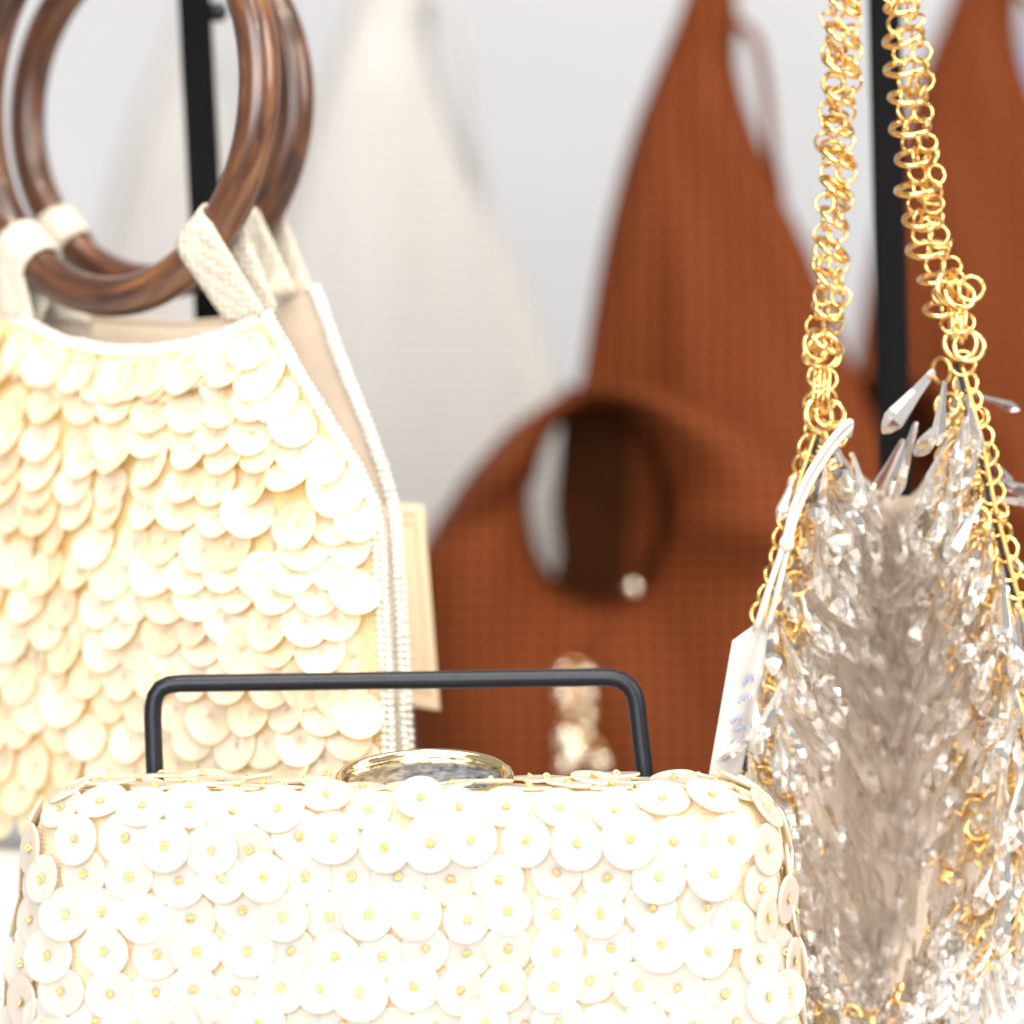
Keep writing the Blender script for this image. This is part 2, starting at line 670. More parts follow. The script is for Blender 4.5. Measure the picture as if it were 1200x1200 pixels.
front = [(74, 950), (120, 944), (167, 951), (222, 949), (272, 954), (45, 995), (93, 985), (147, 983), (194, 991), (248, 996), (292, 996),
         (100, 1024), (152, 1027), (210, 1032), (261, 1028), (44, 1037), (42, 1078), (82, 1071), (121, 1069), (169, 1075), (223, 1077),
         (284, 1067), (34, 1130), (65, 1119), (123, 1114), (185, 1118), (231, 1114), (290, 1114), (34, 1175), (77, 1162), (129, 1165),
         (182, 1162), (227, 1160), (276, 1162), (326, 954), (382, 940), (431, 952), (492, 945), (537, 952), (592, 948), (350, 981),
         (390, 983), (451, 992), (504, 989), (552, 985), (310, 1027), (358, 1027), (412, 1027), (467, 1027), (528, 1031), (584, 1031),
         (332, 1074), (386, 1074), (432, 1071), (487, 1071), (548, 1077), (595, 1067), (341, 1115), (393, 1121), (448, 1121), (498, 1112),
         (547, 1118), (595, 1111), (330, 1157), (376, 1157), (421, 1161), (485, 1155), (540, 1161), (591, 1156), (656, 949), (721, 951),
         (616, 987), (676, 989), (738, 985), (652, 1022), (712, 1029), (651, 1071), (703, 1070), (652, 1114), (716, 1110), (649, 1155),
         (692, 1148), (747, 1154), (776, 941), (832, 940), (890, 953), (789, 988), (850, 986), (894, 996), (772, 1027), (833, 1023),
         (763, 1064), (827, 1062), (889, 1042), (890, 1076), (774, 1105), (828, 1114), (884, 1124), (916, 1117), (924, 1128),
         (794, 1157), (849, 1165), (892, 1168),
         (868, 922), (912, 985), (925, 1018), (914, 1055), (930, 1068), (915, 1165), (60, 1030), (22, 1160), (36, 960), (66, 1210)]
for k, x in enumerate(range(60, 900, 50)):
    front.append((x + random.uniform(-8, 8), 1203 + random.uniform(-6, 6)))
for k, x in enumerate(range(40, 930, 52)):
    front.append((x + random.uniform(-8, 8), 1248 + random.uniform(-6, 6)))
big = {(832, 940), (774, 1105), (487, 1071), (421, 1161), (738, 985), (850, 986), (194, 991), (504, 989)}
topmost = {(487, 1071), (774, 1105), (421, 1161), (832, 940), (738, 985), (93, 985), (194, 991), (123, 1114), (492, 945), (850, 986), (892, 1168), (890, 1076), (65, 1119), (382, 940)}
spots = []
for (x, y) in front:
    p, n = c_hit(x, y)
    R = 0.0068 * random.uniform(0.93, 1.06) * (1.07 if (x, y) in big else 1.0)
    spots.append((p, n, R, (x, y) in topmost))
# discs that fill what is still bare
for _ in range(4000):
    x, y = random.uniform(15, 930), random.uniform(945, 1260)
    p, n = c_hit(x, y)
    R = 0.0066 * random.uniform(0.93, 1.05)
    if n.y < -0.35 and all((p - q[0]).length > 0.0083 for q in spots):
        spots.append((p, n, R, False))
zt = CC.z + CH.z
for row, d in enumerate((0.9385, 0.950, 0.9605)):
    for k in range(17):
        x = CC.x - 0.086 + k * 0.0108 + (0.005 if row % 2 else 0) + random.uniform(-0.0012, 0.0012)
        p = Vector((x, d + random.uniform(-0.001, 0.001), zt))
        if -0.046 < x - 0.0 < 0.002 and row > 0:
            continue
        for _ in range(6):
            p = p - c_grad(p) * c_sdf(p)
        spots.append((p, c_grad(p), 0.0064 * random.uniform(0.93, 1.05), False))
for s in (-1, 1):
    for row, d in enumerate((0.9475, 0.958)):
        for k in range(7):
            p = Vector((CC.x + s * 0.098, d, -0.083 - k * 0.0112 - (0.0055 if row % 2 else 0)))
            for _ in range(8):
                p = p - c_grad(p) * c_sdf(p)
            spots.append((p, c_grad(p), 0.0065 * random.uniform(0.94, 1.05), False))

TH = 0.0009
disc_var = [disc_mesh('shell_disc', 1.0, TH / 0.0066, c, 0.07, w, 44, i) for i, (c, w) in enumerate([(0.05, 0.012), (0.075, 0.02), (0.03, 0.03), (0.06, 0.0)])]
for m in disc_var:
    m.materials.append(M_shell)
bead_me = seed_bead('bead', 0.00066, 0.00045)
bead_me.materials.append(M_bead_gold)
order = list(range(len(spots)))
random.shuffle(order)
order.sort(key=lambda i: spots[i][3])
level = {}
for i in order:
    p, n, R, _ = spots[i]
    used = set()
    for j, l in level.items():
        q, n2, R2, _ = spots[j]
        if (p - q).length < 0.96 * (R + R2) and n.dot(n2) > 0.2:
            used.add(l)
    l = 0
    if spots[i][3]:
        l = max(used) + 1 if used else 0
    else:
        while l in used:
            l += 1
    level[i] = min(l, 4 if n.y < -0.6 else 2)
for i, (p, n, R, top) in enumerate(spots):
    lift = 0.0010 + level[i] * (TH * 0.8)
    tl = 0.05 + 0.03 * level[i]
    nn = (n + Vector((random.gauss(0, tl), random.gauss(0, tl), random.gauss(0, tl) - 0.02))).normalized()
    M = Matrix.Translation(p + n * lift - CO) @ basis(nn, random.uniform(0, 6.28)) @ Matrix.Diagonal((R, R * random.uniform(0.96, 1.0), R, 1))
    d = mesh_obj('shell_disc', disc_var[i % 4], None, clutch, M)
    bs = 1.0 / R
    b = mesh_obj('bead', bead_me, None, d, Matrix.Translation((random.uniform(-.03, .03), random.uniform(-.03, .03), 0.0004 * bs)) @ Matrix.Rotation(random.uniform(-0.9, 0.9), 4, 'X') @ Matrix.Rotation(random.uniform(-0.9, 0.9), 4, 'Y') @ Matrix.Diagonal((bs, bs, bs, 1)))

# clasp: a gold oval with a mirror-like inlay, leaning back on the frame of the clutch
CL = P(497, 912, 0.951)
clasp_M = Matrix.Translation(CL - CO) @ Matrix.Rotation(math.radians(-1.5), 4, 'Y') @ Matrix.Rotation(math.radians(24), 4, 'X')
A, B = 0.0222, 0.0135
rim = [Vector((A * math.cos(t) , B * math.sin(t), 0.0)) for t in np.linspace(0, 2 * PI, 72, endpoint=False)]
clasp = mesh_obj('clasp', tube_mesh('clasp', rim, 0.0015, 14, closed=True), M_gold_pale, clutch, clasp_M)
pts = []
for q, z in ((0.0, 0.0012), (0.25, 0.0011), (0.5, 0.0008), (0.75, 0.0002), (0.95, -0.0006)):
    pts.append([Vector((A * q * math.cos(t), B * q * math.sin(t), z)) for t in np.linspace(0, 2 * PI, 48, endpoint=False)])
M_inlay, nt, b_, out_ = new_mat('painted_reflection_inlay')
b_.inputs['Base Color'].default_value = (0.52, 0.53, 0.54, 1)
b_.inputs['Metallic'].default_value = 1.0
b_.inputs['Roughness'].default_value = 0.2
tc_ = N(nt, 'ShaderNodeTexCoord')
nz_ = N(nt, 'ShaderNodeTexNoise', Scale=330.0, Detail=5.0, Roughness=0.6)
nt.links.new(tc_.outputs['Object'], nz_.inputs['Vector'])
rp_ = ramp(nt, [(0.32, (0.16, 0.165, 0.17)), (0.5, (0.55, 0.55, 0.54)), (0.66, (0.92, 0.91, 0.88))])  # grey and white mottle painted in for the room reflected in the plate
nt.links.new(nz_.outputs['Fac'], rp_.inputs['Fac'])
nt.links.new(rp_.outputs['Color'], b_.inputs['Base Color'])
bp_ = N(nt, 'ShaderNodeBump', Strength=0.3, Distance=0.0008)
nt.links.new(nz_.outputs['Fac'], bp_.inputs['Height'])
nt.links.new(bp_.outputs[0], b_.inputs['Normal'])
mesh_obj('inlay', grid_mesh('inlay', pts, close_u=True), M_inlay, clasp)
under = []
for q, z in ((1.02, -0.0004), (0.98, -0.003), (0.7, -0.005), (0.4, -0.0075)):
    under.append([Vector((A * q * math.cos(t), B * q * math.sin(t), z)) for t in np.linspace(0, 2 * PI, 48, endpoint=False)])
mesh_obj('setting', grid_mesh('setting', under, close_u=True), M_gold_pale, clasp)

# ------------------------------------------------------------------ the low bent-rod stand behind the clutch
AD = 0.9795


def arc_corner(c, r, a0, a1, d, n=8):
    return [P(c[0] + r * math.cos(t), c[1] + r * math.sin(t), d) for t in np.linspace(a0, a1, n)]


zb = SHELF_Z + 0.003
pl = P(186, 1000, AD)
pr = P(770, 1000, AD)
left_leg = [Vector((P(190, 1100, AD).x, AD, zb)), P(187, 1000, AD), P(182, 918, AD), P(180, 870, AD)]
path = left_leg + [P(179, 842, AD), P(179.5, 828, AD), P(182, 816, AD), P(188, 807, AD), P(198, 802.5, AD), P(212, 801, AD)]
path += [P(x, 801 - (x - 212) * 0.0145, AD) for x in (300, 400, 500, 600, 660, 705)]
path += [P(716, 794.3, AD), P(728, 797, AD), P(738, 804, AD), P(744, 815, AD), P(747, 830, AD), P(749, 850, AD), P(754, 890, AD), P(758, 930, AD), P(766, 1010, AD),
         Vector((P(773, 1100, AD).x, AD, zb))]
arch = empty('bent_rod_stand', (0.0, AD, SHELF_Z))
tag(arch, 'low black bent-rod display stand standing right behind the shell-disc clutch', 'display stand')
AO = Vector((0.0, AD, SHELF_Z))
rod = mesh_obj('rod', tube_mesh('rod', [p - AO for p in path], 0.0024, 16), M_black, arch)
x0 = P(190, 1100, AD).x
x1 = P(773, 1100, AD).x
for xx in (x0, x1):
    mesh_obj('foot', box_mesh('foot', xx - 0.005, xx + 0.005, -0.012, 0.06, 0.0, 0.004, 0.001), M_black, arch)

# ------------------------------------------------------------------ black hanging stands


def hanging_stand(name, label, px_top, px_bot, y_bot, d, width, top_z, hook_x, hook_d, knob=None):
    root_p = P(px_bot + (px_bot - px_top) / y_bot * 600, 600 + 0.172 / d * F, d)
    root = empty(name, (root_p.x, d, SHELF_Z))
    tag(root, label, 'display stand', 'tall black hanging stands')
    O = Vector((root_p.x, d, SHELF_Z))
    a = P(px_top, 0, d)
    b = P(px_bot, y_bot, d)
    sl = (b.x - a.x) / (b.z - a.z)
    topx = a.x + sl * (top_z - a.z)
    botx = a.x + sl * (SHELF_Z + 0.004 - a.z)
    w, t = width / 2, 0.0035
    vs = []
    for (xx, zz) in ((botx, SHELF_Z + 0.004), (topx, top_z)):
        vs += [Vector((xx + sx * w, d + sy * t, zz)) - O for sx, sy in ((-1, -1), (1, -1), (1, 1), (-1, 1))]
    fs = [(0, 1, 5, 4), (1, 2, 6, 5), (2, 3, 7, 6), (3, 0, 4, 7), (4, 5, 6, 7), (3, 2, 1, 0)]
    post = mesh_obj('post', mesh_from('post', vs, fs, False), M_black_matte, root)
    bv = post.modifiers.new('edge', 'BEVEL')
    bv.width = 0.0008
    bv.segments = 2
    mesh_obj('base', box_mesh('base', botx - 0.05 - O.x, botx + 0.05 - O.x, -0.01, 0.07, 0.0, 0.005, 0.001), M_black, root)
    hp = [Vector((topx, d, top_z - 0.004)) - O, Vector((topx + (hook_x - topx) * 0.5, d + (hook_d - d) * 0.5, top_z - 0.004)) - O,
          Vector((hook_x, hook_d, top_z - 0.004)) - O, Vector((hook_x, hook_d - 0.012, top_z - 0.001)) - O, Vector((hook_x, hook_d - 0.016, top_z + 0.008)) - O]
    mesh_obj('hook', tube_mesh('hook', smooth_path(hp, 20), 0.0028, 12), M_black, root)
    if knob:
        k = P(knob[0], knob[1], d - 0.002) - O
        vs, fs = sphere_data(k, 0.0032, 14, 8)
        mesh_obj('knob', mesh_from('knob', vs, fs), M_black, root)
    return root


hanging_stand('hanging_stand', 'tall black flat-bar stand whose hook carries the wooden ring handles', 228, 247, 365, 1.10, 0.0096, 0.178, P(146, 0, 1.04).x, 1.03, (255, 14))
hanging_stand('hanging_stand', 'tall black flat-bar stand between the two gold chain straps', 1036, 1049, 560, 1.075, 0.0092, 0.178, P(1030, 0, 1.02).x, 1.02)

# ------------------------------------------------------------------ the handbag with wooden ring handles
RB_O = P(150, 955, 1.04)
rbag = empty('ring_handle_bag', RB_O)
tag(rbag, 'cream handbag of overlapping shell scales with beaded edges and two dark wooden ring handles', 'handbag')


def fd(px, py):
    """distance of the front face of the bag: turned away and bellied"""
    t = (455 - px) / 455.0
    v = min(max((py - 368) / 590.0, 0), 1)
    return 0.999 + 0.022 * t + 0.042 * max(t, 0) ** 2 - 0.010 * math.sin(PI * v) * min(1, max(0, 4 * t)) - 0.0


XR = [(368, 315), (420, 343), (490, 386), (545, 420), (590, 441), (640, 447), (700, 450), (800, 455), (870, 458), (960, 458)]
XL = [(368, -30), (450, -70), (590, -130), (960, -150)]
RIM = [(0.0, 366), (0.1, 366), (0.2, 378), (0.32, 398), (0.45, 408), (0.58, 409), (0.7, 402), (0.82, 390), (0.93, 375), (1.0, 368)]


def front_pt(a, b, off=0.0):
    y0 = interp(RIM, a)
    y = y0 + (958 - y0) * b
    x = interp(XL, y) + (interp(XR, y) - interp(XL, y)) * a
    return P(x, y, fd(x, y) + off)


pts = [[front_pt(a, b) - RB_O for a in np.linspace(0, 1, 40)] for b in np.linspace(0, 1, 40)]
o = mesh_obj('front_panel', grid_mesh('front_panel', pts), M_base, rbag)
solidify(o, 0.0012)
pts = [[front_pt(a, b, 0.0022) - RB_O for a in np.linspace(0, 1, 30)] for b in np.linspace(0, 1, 30)]
mesh_obj('front_lining', grid_mesh('front_lining', pts), M_lining, rbag)

XR2 = [(335, 366), (350, 374), (420, 398), (500, 431), (560, 452), (600, 463), (700, 470), (870, 478), (960, 478)]
XL2 = [(335, 30), (450, -30), (590, -90), (960, -110)]
RIM2 = [(0.0, 352), (0.15, 366), (0.35, 376), (0.55, 380), (0.75, 374), (0.86, 360), (0.93, 345), (1.0, 336)]


def bd(px, py):
    t = (470 - px) / 470.0
    v = min(max((py - 600) / 350.0, -1), 1)
    return 1.031 + 0.016 * t + 0.030 * max(t, 0) ** 2 - 0.018 * max(0.0, v) ** 0.5 * max(0, 1 - 1.6 * abs(t)) + 0.012 * max(0, -v)


def back_pt(a, b, off=0.0):
    y0 = interp(RIM2, a)
    y = y0 + (958 - y0) * b
    x = interp(XL2, y) + (interp(XR2, y) - interp(XL2, y)) * a
    return P(x, y, bd(x, y) + off)


pts = [[back_pt(a, b) - RB_O for a in np.linspace(0, 1, 36)] for b in np.linspace(0, 1, 36)]
o = mesh_obj('back_panel', grid_mesh('back_panel', pts), M_lining, rbag)
solidify(o, 0.0016)

# gusset down the side and the base
rows = []
for y in np.linspace(596, 958, 24):
    xa, xb = interp(XR, y), interp(XR2, y)
    pa, pb = P(xa, y, fd(xa, y)), P(xb, y, bd(xb, y))
    rows.append([pa.lerp(pb, s) + Vector((0.0006 * math.sin(PI * s), 0, 0)) - RB_O for s in np.linspace(0, 1, 6)])
mesh_obj('side_gusset', grid_mesh('side_gusset', rows), M_tape, rbag)
rows = [[front_pt(a, 1.0).lerp(back_pt(a, 1.0), s) - RB_O for a in np.linspace(0, 1, 20)] for s in np.linspace(0, 1, 5)]
mesh_obj('base_panel', grid_mesh('base_panel', rows), M_base, rbag)

# beaded edging


def bead_row(path, step=0.00185, r=0.00098, name='bead_edging'):
    acc = Acc()
    pp = resample(path, step)
    for i, p in enumerate(pp):
        ax = (pp[min(i + 1, len(pp) - 1)] - pp[max(i - 1, 0)])
        vs, fs = sphere_data(p + Vector((random.gauss(0, 1), random.gauss(0, 1), random.gauss(0, 1))) * 0.00007 - RB_O, r * random.uniform(0.93, 1.05), 9, 6, 0.82, ax)
        acc.add(vs, fs)
    o = mesh_obj(name, acc.mesh(name), M_bead_white, rbag)
    o['kind'] = 'stuff'
    return o


def edge_path(tab, f, y0, y1, dx, dd, n=60):
    return [P(interp(tab, y) + dx, y, f(interp(tab, y), y) + dd) for y in np.linspace(y0, y1, n)]


bead_row(edge_path(XR, fd, 366, 950, 1, -0.0028), 0.0019, 0.00108)
bead_row(edge_path(XR, fd, 372, 950, -7.5, -0.0036), 0.0019, 0.00108)
bead_row(edge_path(XR2, bd, 338, 950, 3, -0.0014), 0.0021, 0.0012)
bead_row(edge_path(XR2, bd, 338, 950, -4, -0.0016), 0.0021, 0.0011)
mid = [P((interp(XR, y) + interp(XR2, y)) / 2 + 1, y, (fd(450, y) + bd(470, y)) / 2 - 0.0015) + Vector((0.0014, -0.003, 0)) for y in np.linspace(592, 950, 40)]
bead_row(mid)
bead_row([front_pt(a, 0.0, -0.0012) + Vector((0, 0, 0.0004)) for a in np.linspace(0, 1, 60)], 0.0016, 0.0009)
bead_row([front_pt(a, 0.0, -0.0014) + Vector((0, 0, -0.0014)) for a in np.linspace(0, 1, 60)], 0.0016, 0.0009)
# piping under the beads of the rim
mesh_obj('piping', tube_mesh('piping', [front_pt(a, 0.0) + Vector((0, 0, -0.0004)) - RB_O for a in np.linspace(0, 1, 50)], 0.0012, 10), M_tape, rbag)
mesh_obj('piping', tube_mesh('piping', [back_pt(a, 0.0) - RB_O for a in np.linspace(0, 1, 50)], 0.0011, 10), M_lining, rbag)

# scales
sc_var = [disc_mesh('shell_scale', 1.0, 0.085, c, 0.002, w, 40, 20 + i) for i, (c, w) in enumerate([(0.10, 0.03), (0.14, 0.05), (0.07, 0.06), (0.12, 0.0)])]
for m in sc_var:
    m.materials.append(M_shell2)
pin_me = seed_bead('stitch_bead', 0.00045, 0.00035)
pin_me.materials.append(M_bead_gold)
n_scale = 0
cand = []
row = 0
y = 392.0
while y < 958:
    off = 0 if row % 2 else 0.5
    xl, xr = interp(XL, y), interp(XR, y)
    cnt = int((xr - 22 - max(xl, -70)) / 41) + 1
    for k in range(cnt + 1):
        x = xr - 37 - (k + off * 0.8) * 41 * random.uniform(0.985, 1.015)
        if x < -60:
            continue
        yy = y + random.uniform(-7, 7) - 6 * math.sin((x + 40) * 0.011 + row)
        a_here = (x - xl) / (xr - xl)
        if yy < interp(RIM, min(max(a_here, 0), 1)) + 16:
            yy = interp(RIM, min(max(a_here, 0), 1)) + 16 + random.uniform(0, 5)
            if row > 1:
                continue
        cand.append((x, yy, row))
    y += 32.0
    row += 1
for k in range(10):
    a_ = 0.10 + 0.81 * k / 9
    yy = interp(RIM, a_) + random.uniform(18, 24)
    cand.append((interp(XL, yy) + (interp(XR, yy) - interp(XL, yy)) * a_, yy, 0))
for y in np.linspace(415, 590, 6):
    cand.append((interp(XR, y) - random.uniform(26, 31), y + random.uniform(-3, 3), 1))
for (x, y, row) in cand:
    R = 0.0072 * random.uniform(0.90, 1.08)
    p = P(x, y, fd(x, y))
    e = 3.0
    du = (P(x + e, y, fd(x + e, y)) - P(x - e, y, fd(x - e, y))).normalized()
    dv = (P(x, y + e, fd(x, y + e)) - P(x, y - e, fd(x, y - e))).normalized()
    n = du.cross(dv).normalized()
    if n.y > 0:
        n = -n
    wild = random.random() < 0.10
    tiltx = random.gauss(-0.30, 0.09 if not wild else 0.22)      # the lower rim stands off the face
    yaw = random.gauss(0.0, 0.13 if not wild else 0.38)
    roll = random.gauss(0, 0.18)
    # local frame: z out, y up
    up = (-dv - n * (-dv).dot(n)).normalized()
    xx = up.cross(n)
    Rm = Matrix((xx, up, n)).transposed().to_4x4()
    hang = Matrix.Rotation(roll, 4, 'Z') @ Matrix.Rotation(tiltx, 4, 'X') @ Matrix.Rotation(yaw, 4, 'Y')
    M = Matrix.Translation(p + n * (0.0016 + random.uniform(0, 0.0008)) - RB_O) @ Rm @ hang @ Matrix.Translation((0, -0.72 * R, 0)) @ Matrix.Diagonal((R * random.uniform(0.9, 1.0), R, R, 1))
    d = mesh_obj('shell_scale', random.choice(sc_var), None, rbag, M)
    n_scale += 1
    if (x > 150 and random.random() < 0.3) or (row < 2 and random.random() < 0.5):
        bs = 1 / R
        mesh_obj('stitch_bead', pin_me, None, d, Matrix.Translation((0, 0.62, 0.0002 * bs + 0.05)) @ Matrix.Diagonal((bs, bs, bs, 1)))
print('scales', n_scale)


# wooden rings
def ring_frame(px, py, d, yaw, pitch):
    C = P(px, py, d)
    e1 = Vector((math.cos(yaw), -math.sin(yaw), 0))
    n = Vector((-math.sin(yaw), -math.cos(yaw), 0))
    e2 = Vector((0, 0, 1))
    e2p = (e2 * math.cos(pitch) + n * math.sin(pitch))
    npp = (n * math.cos(pitch) - e2 * math.sin(pitch))
    return C, e1, e2p, npp


def ring_pt(fr, R, r, phi, psi):
    C, e1, e2, n = fr
    return C + (e1 * math.cos(phi) + e2 * math.sin(phi)) * (R + r * math.cos(psi)) + n * (r * math.sin(psi))


def wooden_ring(fr, R, r):
    C, e1, e2, n = fr
    M = Matrix((e1, e2, n)).transposed().to_4x4()
    o = mesh_obj('ring_handle', torus_mesh('ring_handle', R, r, 120, 24), M_wood, rbag, Matrix.Translation(C - RB_O) @ M)
    return o


FR1 = ring_frame(137, 112, 1.036, math.radians(41), math.radians(0))
FR2 = ring_frame(185, 128, 1.072, math.radians(34), 0.0)
R2 = 0.0512
RR, Rr = 0.0575, 0.0058
wooden_ring(FR1, RR, Rr)
wooden_ring(FR2, R2, 0.0054)


def tab(fr, R, r, phi, half, fa, fb, ba, bb, psis=(70, 100, 130, 160, 190, 220, 250, 280)):
    """cotton tape folded over a ring: from the rim, over the tube, back inside the bag"""
    rows = []
    n = 8
    pa, pb = phi - half, phi + half
    first = [ring_pt(fr, R, r + 0.0011, p, math.radians(psis[0])) for p in (pa, pb)]
    for s in np.linspace(0, 1, 10)[:-1]:
        rows.append((Vector(fa).lerp(first[0], s), Vector(fb).lerp(first[1], s)))
    for ps in psis:
        rows.append(tuple(ring_pt(fr, R, r + 0.0011, p, math.radians(ps)) for p in (pa, pb)))
    last = rows[-1]
    for s in np.linspace(0, 1, 10)[1:]:
        rows.append((last[0].lerp(Vector(ba), s), last[1].lerp(Vector(bb), s)))
    pts = [[a.lerp(b, s) - RB_O for s in np.linspace(0, 1, 6)] for a, b in rows]
    o = mesh_obj('handle_tab', grid_mesh('handle_tab', pts), M_tape, rbag)
    solidify(o, 0.0013)
    return o


R_ = math.radians
tab(FR1, RR, Rr, R_(-48), R_(7.0), P(266, 378, fd(266, 375) - 0.0010), P(313, 371, fd(313, 370) - 0.0010), P(285, 372, fd(285, 372) + 0.006), P(327, 366, fd(315, 368) + 0.008))
tab(FR1, RR, Rr, R_(-131), R_(7.0), P(-2, 371, fd(0, 371) - 0.001), P(40, 376, fd(40, 376) - 0.001), P(-2, 380, fd(0, 371) + 0.006), P(45, 385, fd(45, 380) + 0.006))
tab(FR2, R2, 0.0054, R_(-44), R_(6.5), P(316, 352, bd(320, 352) - 0.008), P(348, 343, bd(350, 343) - 0.006), P(330, 355, bd(335, 352) + 0.003), P(371, 350, bd(370, 350) + 0.003))
tab(FR2, R2, 0.0054, R_(-136), R_(7.0), P(62, 372, bd(70, 372) - 0.004), P(108, 380, bd(110, 380) - 0.004), P(62, 372, bd(70, 372) + 0.003), P(108, 380, bd(110, 380) + 0.003))

# cream tag hanging behind the ring-handle bag
TG = P(488, 590, 1.055)
ctag = empty('cream_tag', TG)
tag(ctag, 'cream leather-look tag with an embossed border peeking out behind the ring-handle bag', 'tag')
corners = [P(440, 588, 1.050), P(495, 591, 1.058), P(514, 832, 1.058), P(455, 822, 1.050)]


def quad_slab(name, c, t, O, inset=0.0, lift=0.0, hole=None):
    """a card of real thickness with the corners c; hole = inner fraction for a frame"""
    cen = sum(c, Vector()) / 4
    nrm = (c[1] - c[0]).cross(c[3] - c[0]).normalized()
    if nrm.y > 0:
        nrm = -nrm
    cc = [cen + (p - cen) * (1 - inset) for p in c]
    if hole is None:
        vs = [p + nrm * lift - O for p in cc] + [p + nrm * (lift - t) - O for p in cc]
        fs = [(0, 1, 2, 3), (7, 6, 5, 4)] + [(i, i + 4, (i + 1) % 4 + 4, (i + 1) % 4) for i in range(4)]
    else:
        w = [p.copy() for p in cc]
        ins = []
        for i in range(4):
            e1 = (cc[(i + 1) % 4] - cc[i]).normalized() * hole
            e0 = (cc[i - 1] - cc[i]).normalized() * hole
            ins.append(cc[i] + e1 + e0)
        vs = [p + nrm * lift - O for p in w] + [p + nrm * lift - O for p in ins] + [p + nrm * (lift - t) - O for p in w] + [p + nrm * (lift - t) - O for p in ins]
        fs = []
        for i in range(4):
            j = (i + 1) % 4
            fs += [(i, j, 4 + j, 4 + i), (8 + j, 8 + i, 12 + i, 12 + j), (i, 8 + i, 8 + j, j), (4 + i, 4 + j, 12 + j, 12 + i)]
    return mesh_from(name, vs, fs, False)


mesh_obj('card', quad_slab('card', corners, 0.0016, TG), M_tagcream, ctag)
mesh_obj('border', quad_slab('border', corners, 0.0006, TG, 0.0, 0.0007, 0.0030), M_tagcream, ctag)
mesh_obj('border', quad_slab('border', corners, 0.0004, TG, 0.16, 0.0005, 0.0012), M_tagcream, ctag)
mesh_obj('cord', tube_mesh('cord', [P(465, 600, 1.051) - TG, P(455, 560, 1.045) - TG, P(440, 520, 1.04) - TG], 0.0006, 8), M_cord, ctag)

# ------------------------------------------------------------------ the crystal bag
CB_O = P(1030, 1195, 1.03)
cbag = empty('crystal_bag', CB_O)
tag(cbag, 'small bag thick with clear crystal drops, gold chain edges and twin gold chain straps', 'handbag')
CXL = [(500, 962), (560, 942), (600, 930), (700, 905), (800, 885), (900, 870), (1000, 868), (1100, 885), (1150, 905), (1195, 960)]
CXR = [(430, 1126), (520, 1150), (600, 1166), (700, 1192), (800, 1212), (900, 1220), (1000, 1212), (1080, 1188), (1150, 1140), (1195, 1050)]
CTOP = [(0.0, 505), (0.2, 545), (0.45, 588), (0.6, 585), (0.8, 520), (1.0, 435)]


def cb_pt(a, b, off=0.0):
    y0 = interp(CTOP, a)
    y = y0 + (1195 - y0) * b
    x = interp(CXL, y) + (interp(CXR, y) - interp(CXL, y)) * a
    deep = (0.010 * math.sin(PI * a) + 0.034 * math.exp(-((a - 0.47) / 0.15) ** 2)) * (0.55 + 0.45 * math.sin(PI * min(1, b * 1.05))) * (1.0 if b < 0.88 else 1.0 - (b - 0.88) / 0.12 * 0.7)
    return P(x, y, 1.004 + deep + off), x, y


pts = [[cb_pt(a, b)[0] - CB_O for a in np.linspace(0, 1, 30)] for b in np.linspace(0, 1, 40)]
o = mesh_obj('body', grid_mesh('body', pts), M_champagne, cbag)
solidify(o, 0.0015, 1.0)
# far side of the bag
pts = [[cb_pt(a, b)[0] + Vector((0.004 * math.sin(PI * a), 0.062 * math.sin(PI * a) * (0.4 + 0.6 * b) + 0.002, 0)) - CB_O for a in np.linspace(0, 1, 20)] for b in np.linspace(0.0, 1, 24)]
o = mesh_obj('rear_side', grid_mesh('rear_side', pts), M_champagne, cbag)
solidify(o, 0.0015, -1.0)


def crystal_mesh(name, prof, ns, flat=0.75, twist=0.0):
    vs, fs = [], []
    for (r, z) in prof:
        for k in range(ns):
            a = 2 * PI * (k + 0.5) / ns
            vs.append(Vector((r * math.cos(a), r * math.sin(a) * flat, z)))
    n = len(prof)
    for i in range(n - 1):
        for k in range(ns):
            k2 = (k + 1) % ns
            fs.append((i * ns + k, (i + 1) * ns + k, (i + 1) * ns + k2, i * ns + k2))
    fs.append(tuple(range(ns)))
    fs.append(tuple(range((n - 1) * ns, n * ns))[::-1])
    return mesh_from(name, vs, [f[::-1] for f in fs], False)


# profiles along the length of a drop (metres)
cr1 = crystal_mesh('crystal_drop', [(0.0007, 0), (0.0010, -0.0015), (0.0015, -0.0065), (0.0026, -0.0135), (0.0027, -0.0150), (0.0017, -0.0172), (0.0003, -0.0186)], 6)
cr2 = crystal_mesh('crystal_drop', [(0.0006, 0), (0.0009, -0.0012), (0.0013, -0.0055), (0.0023, -0.0115), (0.0022, -0.0132), (0.0012, -0.0152), (0.0002, -0.0160)], 8, 0.9)
for m in (cr1, cr2):
    m.materials.append(M_crystal)

items = []


def crystal_at(p, direction, scale, which):
    dz = -Vector(direction).normalized()
    q = dz.to_track_quat('Z', 'Y').to_matrix().to_4x4()
    return Matrix.Translation(p - CB_O) @ q @ Matrix.Rotation(random.uniform(0, 6.28), 4, 'Z') @ Matrix.Diagonal((scale, scale, scale, 1)), which


